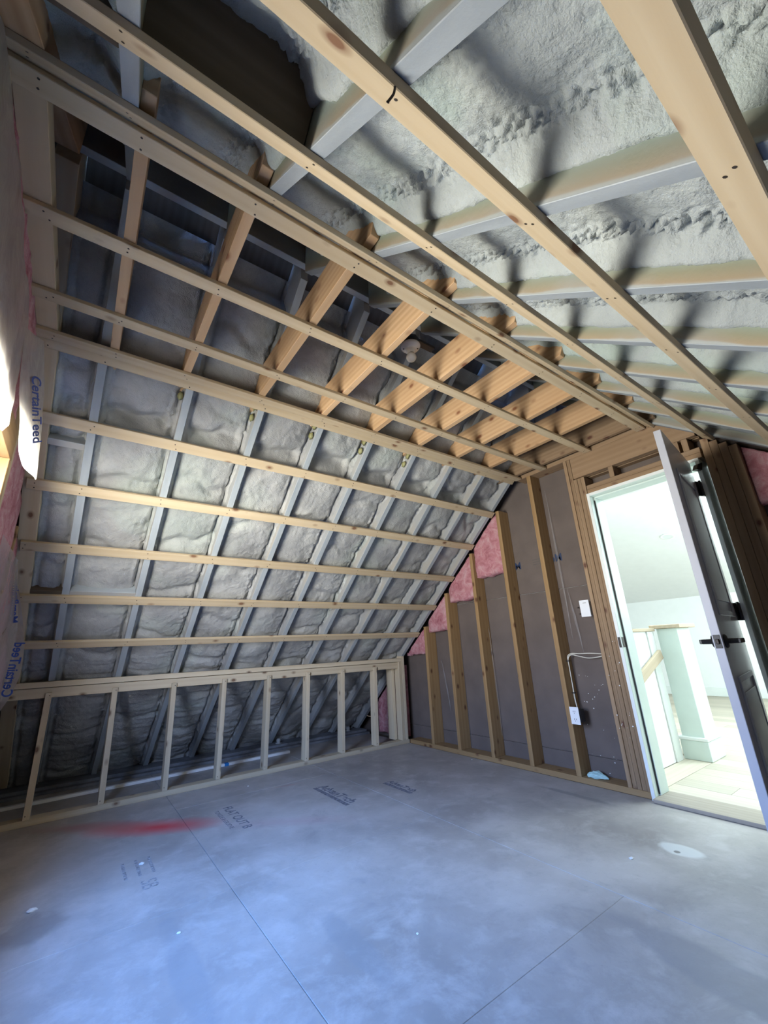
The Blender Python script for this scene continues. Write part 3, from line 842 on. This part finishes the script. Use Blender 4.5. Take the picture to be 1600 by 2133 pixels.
# ------------------------------------------------------------------ hall beyond the door
hf = root('floor_hall', 'pale oak plank floor of the bright hall beyond the door', 'floor', kind='structure')
bx('floor_slab', hf, (3.33, -1.5, -0.12), (8.7, 4.6, 0.004), M_HFLOOR, bev=0)
k = 0
for i in range(30):
    x = 3.335 + i * 0.18
    yb = -1.4 + (i % 3) * 0.7
    for j in range(3):
        ya = -1.4 if j == 0 else yb + (j - 1) * 1.9 + 0.002
        ye = min(1.520, yb + j * 1.9) if x < 4.26 else min(4.5, yb + j * 1.9 + (2 if j == 2 else 0))
        if ye - ya > .1:
            bx('floor_plank', hf, (x + .001, ya, 0.0045), (x + .179, ye, 0.020), M_HFLOOR, long=1, bev=0.0012)
bx('stair_nosing', hf, (3.335, 1.524, 0.0045), (4.255, 1.708, 0.021), M_HFLOOR, long=0)
wh = root('wall_hall', 'white walls of the hall seen through the doorway', 'wall', kind='structure')
bx('wall_panel', wh, (8.57, -1.5, 0.0), (8.65, 4.6, 1.75), M_WALLW, bev=0)
bx('wall_panel', wh, (3.33, -1.5, 0.0), (8.57, -1.42, 3.2), M_WALLW, bev=0)
bx('wall_panel', wh, (3.33, 4.5, 0.0), (8.57, 4.58, 3.2), M_WALLW, bev=0)
bx('wall_panel', wh, (3.317, 1.515, 0.0), (3.329, 4.5, 3.2), M_WALLW, bev=0)
bx('wall_panel', wh, (3.317, -1.42, 0.0), (3.329, 0.742, 3.2), M_WALLW, bev=0)
bx('wall_panel', wh, (3.317, 0.742, 2.08), (3.329, 1.515, 3.2), M_WALLW, bev=0)
bb = root('baseboard_hall', 'tall white baseboard along the far hall wall', 'baseboard', kind='structure')
bx('baseboard_strip', bb, (8.552, -1.4, 0.021), (8.569, 4.45, 0.155), M_WHITE)
ch = root('ceiling_hall', 'white sloped and flat ceiling of the hall', 'ceiling', kind='structure')
link('ceiling_panel', box_mesh(5.52, 6.1, 0.04, M_WALLW, 0), ch, frame((8.60, 1.55, 1.601), (-1, 0, 0.30), (0.30, 0, 1)))
hl = root('half_wall', 'white stair half wall with a flat oak cap beside the newel', 'half wall', (3.9, 1.72, 0))
bx('wall_face', hl, (3.335, 1.712, 0.0215), (4.235, 1.80, 1.035), M_WALLW, bev=0)
bx('wall_cap', hl, (3.335, 1.695, 1.036), (4.235, 1.815, 1.062), M_OAK)
bx('corner_trim', hl, (4.085, 1.700, 0.0215), (4.195, 1.7115, 1.034), M_WHITE)
hr = root('stair_handrail', 'slanting pale oak handrail on the white half wall', 'handrail', (3.95, 1.70, 0.7))
prism('rail', hr, (3.70, 1.685, 0.62), (1, 0, 0.36), (0, 0, 1), [(0, 0), (0.555, 0), (0.555, 0.075), (0, 0.075)], 0.026, M_OAK)
nw = root('newel_box', 'square white panelled newel box with oak cap at the stair top', 'newel', (4.40, 1.61, 0.02))
bx('newel_shaft', nw, (4.262, 1.530, 0.0215), (4.54, 1.694, 1.055), M_TRIM_TINT, bev=.003)
bx('newel_base', nw, (4.244, 1.512, 0.0215), (4.558, 1.711, 0.165), M_TRIM_TINT, long=0, bev=.003)
bx('base_moulding', nw, (4.236, 1.504, 0.166), (4.566, 1.718, 0.192), M_WHITE, long=0, bev=.006)
bx('newel_cap', nw, (4.225, 1.49, 1.056), (4.58, 1.735, 1.088), M_OAK, long=0, bev=.004)
rl = root('recessed_light', 'small round recessed light in the sloped hall ceiling', 'light', (6.35, 2.10, 2.27))
lathe('trim_ring', rl, [(0.055, 0.0), (0.075, -0.004), (0.085, 0.0), (0.085, 0.004)], M_WALLW, frame((6.35, 2.10, 2.268), (-1, 0, 0.30), (0.30, 0, 1)), 20)
lathe('lens', rl, [(0.0, 0.0), (0.055, 0.0)], M_PLASTIC, frame((6.35, 2.10, 2.270), (-1, 0, 0.30), (0.30, 0, 1)), 20)

# ------------------------------------------------------------------ near gable wall with window, insulation and film
wn = root('wall_near', 'near gable wall with studs, pink batts and window framing', 'wall', kind='structure')
GX0, GX1 = -0.49, -0.352


def zg(y): return min(bL.z + .02 - tL * (y - 2.16), bR.z + .02 + tR * (y - .945), 2.96)


bx('sheathing_panel', wn, (-0.51, -1.3, -0.12), (-0.492, WY0, 3.6), M_DARKWOOD, bev=0)
bx('sheathing_panel', wn, (-0.51, WY1, -0.12), (-0.492, 5.7, 3.6), M_DARKWOOD, bev=0)
bx('sheathing_panel', wn, (-0.51, WY0, -0.12), (-0.492, WY1, WZ0), M_DARKWOOD, bev=0)
bx('sheathing_panel', wn, (-0.51, WY0, WZ1), (-0.492, WY1, 3.6), M_DARKWOOD, bev=0)
bx('sole_plate', wn, (GX0, -1.0, 0.0), (GX1, 4.5, 0.038), M_STRAP)
for y in (WY0 - .039, WY1 + .001):
    bx('trimmer_stud', wn, (GX0, y, 0.039), (GX1, y + .038, WZ1), M_STUD)
for y in (WY0 - .078, WY1 + .040):
    bx('king_stud', wn, (GX0, y, 0.039), (GX1, y + .038, min(2.44, zg(y) - .01, zg(y + .04) - .01)), M_STRAP)
bx('window_header', wn, (GX0, WY0 - .039, WZ1 + .001), (GX1, WY1 + .038, WZ1 + .14), M_STUD)
bx('window_sill_plate', wn, (GX0, WY0, WZ0 - .04), (GX1, WY1, WZ0 - .001), M_STRAP)
for y in (2.95, 3.45, 3.95, 0.5, 0.0, -0.5):
    bx('stud', wn, (GX0, y, 0.039), (GX1 - .004, y + .038, zg(y + (.04 if y > 1 else 0)) - .012), M_STUD)
win = root('window_1', 'white framed window in the near gable wall', 'window', (-0.47, 1.67, 1.3), kind='structure')
for lo, hi in (((-.488, WY0, WZ0), (-.448, WY0 + .045, WZ1)), ((-.488, WY1 - .045, WZ0), (-.448, WY1, WZ1)), ((-.488, WY0 + .046, WZ0), (-.448, WY1 - .046, WZ0 + .045)),
               ((-.488, WY0 + .046, WZ1 - .045), (-.448, WY1 - .046, WZ1)), ((-.486, WY0 + .046, 1.27), (-.452, WY1 - .046, 1.305))):
    bx('window_frame', win, lo, hi, M_PLASTIC)
bx('glass_pane', win, (-.471, WY0 + .046, 1.306), (-.468, WY1 - .046, WZ1 - .046), M_GLASS, bev=0)
bx('glass_pane', win, (-.471, WY0 + .046, WZ0 + .046), (-.468, WY1 - .046, 1.269), M_GLASS, bev=0)

# pink batts in the gable (fluffy face towards the room)
for i, (a, b, zb, ztf) in enumerate(((2.32, 2.945, 0.05, lambda y: zg(y) - .03), (2.992, 3.445, 0.05, lambda y: zg(y) - .03), (3.492, 3.945, .05, lambda y: zg(y) - .03),
                                     (0.56, 1.01, 0.05, lambda y: 2.05), (WY0, WY1, WZ1 + .15, lambda y: 2.62), (0.05, .49, .05, lambda y: 1.65))):
    batt(wn, a, b, zb, ztf, -0.368, i + 9, M_PINK, 0.12, -1)


def sheet(name, par, ctrl, m, nu=40, nv=40, amp=0.008, seed=0, fy=9, fz=4):
    """ctrl: rows of 3D points (top to bottom); Catmull-free bilinear-smooth resample plus creases"""
    A = np.array(ctrl, float); r, c = A.shape[:2]
    U = np.linspace(0, r - 1, nu); V = np.linspace(0, c - 1, nv)
    B = np.zeros((nu, c, 3))
    for j in range(c):
        for k in range(3): B[:, j, k] = np.interp(U, range(r), A[:, j, k])
    P = np.zeros((nu, nv, 3))
    for i in range(nu):
        for k in range(3): P[i, :, k] = np.interp(V, range(c), B[i, :, k])
    for _ in range(4):          # relax
        P[1:-1] = (P[:-2] + 2 * P[1:-1] + P[2:]) / 4; P[:, 1:-1] = (P[:, :-2] + 2 * P[:, 1:-1] + P[:, 2:]) / 4
    P[..., 0] += amp * fbm(P[..., 1] * fy, P[..., 2] * fz, seed, 4, .6)
    return link(name, grid_mesh(name, P, m), par)


# upper sheet over the pink batts above the window
upper = sheet('plastic_sheet', None, [[(-.335, .55, 2.15), (-.335, .90, 2.36), (-.335, 1.06, 2.345), (-.33, 1.17, 2.34)],
                          [(-.330, .75, 2.10), (-.325, 1.1, 2.28), (-.33, 1.27, 2.35), (-.33, 1.36, 2.345)],
                          [(-.325, 0.9, 2.02), (-.32, 1.25, 2.15), (-.325, 1.42, 2.26), (-.33, 1.50, 2.30)],
                          [(-.320, 1.0, 1.92), (-.315, 1.35, 2.02), (-.32, 1.60, 2.18), (-.325, 1.66, 2.28)],
                          [(-.310, 1.2, 1.74), (-.305, 1.50, 1.80), (-.315, 1.68, 2.02), (-.32, 1.76, 2.18)],
                          [(-.305, 1.3, 1.66), (-.300, 1.55, 1.70), (-.30, 1.71, 1.745), (-.30, 1.76, 1.80)]], M_FILMW, amp=.010, seed=1)
# printed strip hanging at the window corner
tongue = sheet('plastic_strip', None, [[(-.322, 1.72, 2.18), (-.312, 1.86, 2.25), (-.305, 2.00, 2.33)],
                                     [(-.305, 1.76, 1.97), (-.295, 1.93, 2.08), (-.285, 2.11, 2.20)],
                                     [(-.280, 1.78, 1.84), (-.275, 1.97, 1.93), (-.268, 2.15, 2.03)],
                                     [(-.262, 1.77, 1.71), (-.262, 1.96, 1.81), (-.258, 2.18, 1.93)],
                                     [(-.255, 1.90, 1.70), (-.252, 2.05, 1.74), (-.250, 2.22, 1.83)],
                                     [(-.250, 2.17, 1.765), (-.248, 2.20, 1.765), (-.247, 2.23, 1.78)]], M_FILMW, amp=.004, seed=3)
lower = sheet('plastic_sheet', None, [[(-.334, 2.40, 1.560), (-.330, 3.00, 1.560), (-0.337, 3.12, 1.560), (-0.340, 3.10, 1.560)],
                                  [(-.334, 2.40, 1.480), (-.330, 3.00, 1.480), (-0.336, 3.26, 1.480), (-0.338, 3.24, 1.480)],
                                  [(-.334, 2.40, 1.400), (-.330, 3.00, 1.400), (-0.323, 3.32, 1.400), (-0.312, 3.30, 1.400)],
                                  [(-.334, 2.40, 1.270), (-.330, 3.00, 1.270), (-0.306, 3.32, 1.270), (-0.278, 3.30, 1.270)],
                                  [(-.334, 2.40, 1.143), (-.330, 3.00, 1.143), (-0.291, 3.32, 1.143), (-0.248, 3.30, 1.143)],
                                  [(-.334, 2.40, 1.040), (-.330, 3.00, 1.040), (-0.283, 3.32, 1.040), (-0.231, 3.30, 1.040)],
                                  [(-.334, 2.40, 0.943), (-.330, 3.00, 0.943), (-0.282, 3.32, 0.943), (-0.230, 3.30, 0.943)],
                                  [(-.334, 2.40, 0.826), (-.330, 3.00, 0.826), (-0.295, 3.32, 0.826), (-0.256, 3.30, 0.826)],
                                  [(-.334, 2.40, 0.770), (-.330, 3.00, 0.770), (-0.309, 3.32, 0.770), (-0.284, 3.30, 0.770)],
                                  [(-.334, 2.40, 0.700), (-.330, 3.00, 0.700), (-0.317, 3.30, 0.700), (-0.300, 3.28, 0.700)],
                                  [(-.334, 2.40, 0.550), (-.330, 3.00, 0.550), (-0.325, 3.28, 0.550), (-0.315, 3.26, 0.550)]], M_FILM, amp=.005, seed=5)
tag(upper, 'large milky plastic sheet sagging over the pink batts at the upper left edge', 'plastic sheet')
tag(tongue, 'narrow milky plastic flap with blue lettering hanging to a point above the gable window', 'plastic sheet')
tag(lower, 'clear plastic sheet with mirrored blue lettering over the pink batts beside the knee wall', 'plastic sheet')


def print_on(word, a, b, up, m, parent, size, flip=False, off=(0.010, 0, 0)):
    a = Vector(a) + Vector(off); b = Vector(b) + Vector(off); d = b - a
    mw = frame(a, d, Vector(d).cross(Vector(up)))
    cu = text('blue_print', word, size, m, mw if not flip else mw @ Matrix.Diagonal((1, -1, 1, 1)), parent, size * .02)
    w = max(v.co.x for v in cu.data.vertices)
    s = d.length / w
    for v in cu.data.vertices: v.co.x *= s
    return cu


print_on('CertainTeed', (-.305, 1.869, 2.08), (-.268, 1.99, 1.844), (.05, .83, .55), M_INK, tongue, 0.215)
print_on('CertainTeed', (-.292, 3.27, 0.84), (-.284, 3.27, 1.13), (-1, 0, 0), M_INK, lower, 0.066, True, (0, -.018, 0))
print_on('MemBrain', (-.322, 3.26, 1.235), (-.352, 3.24, 1.45), (-1, 0, 0), M_INK, lower, 0.045, True, (0, -.018, 0))

# ------------------------------------------------------------------ wall_right: closes the room behind the photographer
wr = root('wall_right', 'low knee wall on the right side of the attic', 'wall', kind='structure')
bx('sole_plate', wr, (-0.35, -1.04, 0), (3.155, -0.95, .038), M_STUD)
bx('top_plate', wr, (-0.35, -1.04, .80), (3.155, -0.95, .838), M_STUD)
for i in range(9):
    bx('stud', wr, (-0.3 + i * .42, -1.04, .039), (-0.262 + i * .42, -0.95, .799), M_STUD)
bx('wall_panel', wr, (-0.5, -1.30, -.02), (3.3, -1.28, 1.2), M_DARKWOOD, bev=0)
bx('eave_closure', wl, (-0.5, 5.45, -.05), (3.3, 5.47, .5), M_DARKWOOD, bev=0)

# ------------------------------------------------------------------ things
lp = root('lampholder', 'white porcelain lampholder with a small round bulb between the ceiling joists', 'lamp', (1.30, 1.425, 2.63))
LX = Matrix.Translation((1.30, 1.425, 2.632)) @ Matrix.Rotation(math.pi, 4, 'X')
lathe('porcelain_base', lp, [(0.0, 0.0), (0.056, 0.0), (0.057, 0.006), (0.050, 0.016), (0.032, 0.022), (0.024, 0.030), (0.022, 0.048), (0.017, 0.050), (0.0, 0.05)], M_PORC, LX, 28)
for a in (0.6, 0.6 + math.pi):
    lathe('mounting_screw', lp, [(0, 0.0), (0.005, 0.0), (0.004, 0.002), (0, 0.002)], M_DARKNAIL, LX @ Matrix.Translation((0.040 * math.cos(a), 0.040 * math.sin(a), 0.0205)), 8)
bp = [(0.012, 0.044), (0.014, 0.052)] + [(0.029 * math.sin(t), 0.078 - 0.029 * math.cos(t)) for t in np.linspace(0.55, math.pi, 12)]
lathe('bulb', lp, bp, M_PORC, LX, 24)
lathe('junction_box', lp, [(0, 0), (0.05, 0), (0.05, 0.042), (0, 0.042)], M_BLACK, Matrix.Translation((1.30, 1.425, 2.634)), 8)
bx('box_bracket', lp, (1.114, 1.405, 2.677), (1.478, 1.445, 2.695), M_DARKNAIL)

ot = root('power_outlet', 'white duplex outlet on the side of the stud nearest the door', 'outlet', (3.15, 1.95, 0.45))
bx('outlet_box', ot, (3.165, 1.915, 0.405), (3.225, 1.987, 0.495), M_BLACK, long=2, bev=.003)
pl = bx('cover_plate', ot, (3.150, 1.917, 0.392), (3.1545, 1.990, 0.512), M_PLASTIC, long=2, bev=.0015)
bx('outlet_neck', ot, (3.1546, 1.925, 0.41), (3.165, 1.98, 0.49), M_BLACK, long=2)
for z in (0.478, 0.425):
    bx('receptacle', ot, (3.1485, 1.938, z - .015), (3.1498, 1.969, z + .015), M_PLASTIC, long=2, bev=.0005)
    for y in (1.946, 1.960):
        bx('receptacle_slot', ot, (3.1479, y - .0015, z - .002), (3.1484, y + .0015, z + .008), M_BLACK, bev=0)
    bx('receptacle_slot', ot, (3.1479, 1.951, z - .011), (3.1484, 1.955, z - .007), M_BLACK, bev=0)

sw = root('control_plate', 'white rectangular wall control beside the door studs', 'switch', (3.15, 1.71, 1.22))
bx('cover_plate', sw, (3.150, 1.674, 1.160), (3.158, 1.750, 1.285), M_PLASTIC, long=2, bev=.002)
bx('control_box', sw, (3.159, 1.682, 1.17), (3.21, 1.742, 1.275), M_WALLW, long=2)
bx('plate_mark', sw, (3.1494, 1.695, 1.262), (3.1499, 1.722, 1.265), M_STAMPG, bev=0)
for (y, z) in ((1.775, 1.235), (1.768, 1.185)):
    bx('bracket_screw', sw, (3.165, y - .006, z - .006), (3.18, y + .006, z + .006), M_DARKNAIL)

for i, pts in enumerate((((3.235, 1.974, 0.50), (3.236, 1.982, 0.56), (3.237, 1.981, 0.66), (3.236, 1.980, 0.78), (3.232, 1.978, 0.84), (3.228, 1.972, 0.875), (3.24, 1.945, 0.893), (3.25, 1.88, 0.890), (3.25, 1.80, 0.892), (3.25, 1.675, 0.884)),
                         ((3.229, 1.970, 0.50), (3.231, 1.976, 0.57), (3.230, 1.976, 0.68), (3.229, 1.976, 0.80), (3.226, 1.971, 0.855), (3.235, 1.945, 0.884), (3.25, 1.89, 0.872), (3.25, 1.82, 0.858), (3.25, 1.75, 0.862), (3.25, 1.675, 0.876)))):
    o = tube('electrical_cable', pts, 0.0042, M_CABLE)
    tag(o, 'beige cable rising from the outlet then running level, %s of the two' % ('upper' if i == 0 else 'lower, sagging'), 'cable', 'cables feeding the outlet')
st = root('cable_staples', 'two dark staples pinning cables to the stud above the outlet', 'staple', (3.23, 1.98, .7))
for z in (0.60, 0.835):
    bx('staple', st, (3.216, 1.966, z), (3.244, 1.987, z + .006), M_BLACK, bev=0)

# white trim stick with blue tape, lying behind the knee wall
sk = root('trim_stick', 'long thin white stick with a strip of blue tape lying behind the knee wall studs', 'stick', (0.9, 4.55, 0.0))
p0 = Vector((-0.34, 4.525, 0.001)); p1 = Vector((2.01, 4.600, 0.001))
link('stick', box_mesh((p1 - p0).length, 0.042, 0.022, M_WALLW), sk, frame(p0, p1 - p0, (0, 0, 1)))
q = p0 + (p1 - p0) * 0.712
link('tape_band', box_mesh(0.040, 0.0445, 0.0235, M_BLUE, 0.0005), sk, frame(q + Vector((0, 0, -.0005)), p1 - p0, (0, 0, 1)))

# crumpled mint glove on the sole plate
gl = root('crumpled_rag', 'crumpled mint green rag on the sole plate beside the outlet stud', 'rag', (3.22, 1.90, 0.041))
bm = bmesh.new(); bmesh.ops.create_icosphere(bm, subdivisions=4, radius=1)
for v in bm.verts:
    c = v.co.copy(); f = 1 + .22 * math.sin(5 * c.x + 2 * c.y) * math.cos(4 * c.y) + .12 * math.sin(13 * c.x + 9 * c.z) + .06 * math.sin(23 * c.y)
    tap = 1 - .45 * max(0, -c.y)
    v.co = Vector((c.x * .040 * f * tap, c.y * .080, max(-.2, c.z) * .030 * f * tap + .006))
for f_ in bm.faces: f_.smooth = True
me = bpy.data.meshes.new('rag_cloth'); bm.to_mesh(me); bm.free(); me.materials.append(M_MINT); link('rag_cloth', me, gl, Matrix.Translation((3.225, 1.90, 0.0412)))

# bolts on the eave plate
for i, (x, y) in enumerate(((2.02, 4.93), (2.93, 4.93))):
    t_ = lathe('anchor_bolt', None, [(0, 0), (0.034, 0), (0.034, 0.006), (0.018, 0.008), (0.024, 0.02), (0.024, 0.036), (0.014, 0.048), (0, 0.05)], M_RAFL, Matrix.Translation((x, y, 0.0445)), 12)
    tag(t_, ('grey painted knob on the eave plate above the stick end' if i == 0 else 'grey painted knob on the eave plate near the far pink batt'), 'bolt')

# small crumbs on the floor
crumbs = [((0.450, 2.862), .017, 'white flake beside the boxed print on the floor'), ((0.488, 2.113), .010, 'tiny white crumb on the bare middle of the floor, left half'),
          ((0.019, 2.705), .026, 'white flake at the left edge of the floor by the dark patch'), ((1.299, 3.765), .012, 'white crumb on the floor in front of the knee wall'),
          ((2.300, 1.262), .016, 'white scrap on the floor left of the plaster blotch'), ((3.10, 3.02), .014, 'small pale chip on the floor along the far sole plate'),
          ((1.181, 1.513), .008, 'tiny pale speck near the printed cross on the floor')]
for (x, y), r, lab in crumbs:
    bm = bmesh.new(); bmesh.ops.create_icosphere(bm, subdivisions=1, radius=1)
    for v in bm.verts: v.co = Vector((v.co.x * r * random.uniform(.6, 1.1), v.co.y * r * random.uniform(.5, 1), max(v.co.z, 0) * r * .45))
    me = bpy.data.meshes.new('plaster_crumb'); bm.to_mesh(me); bm.free(); me.materials.append(M_CRUMB)
    tag(link('plaster_crumb', me, None, Matrix.Translation((x, y, 0.0003)) @ Matrix.Rotation(random.uniform(0, 3), 4, 'Z')), lab, 'debris', 'crumbs on the floor')
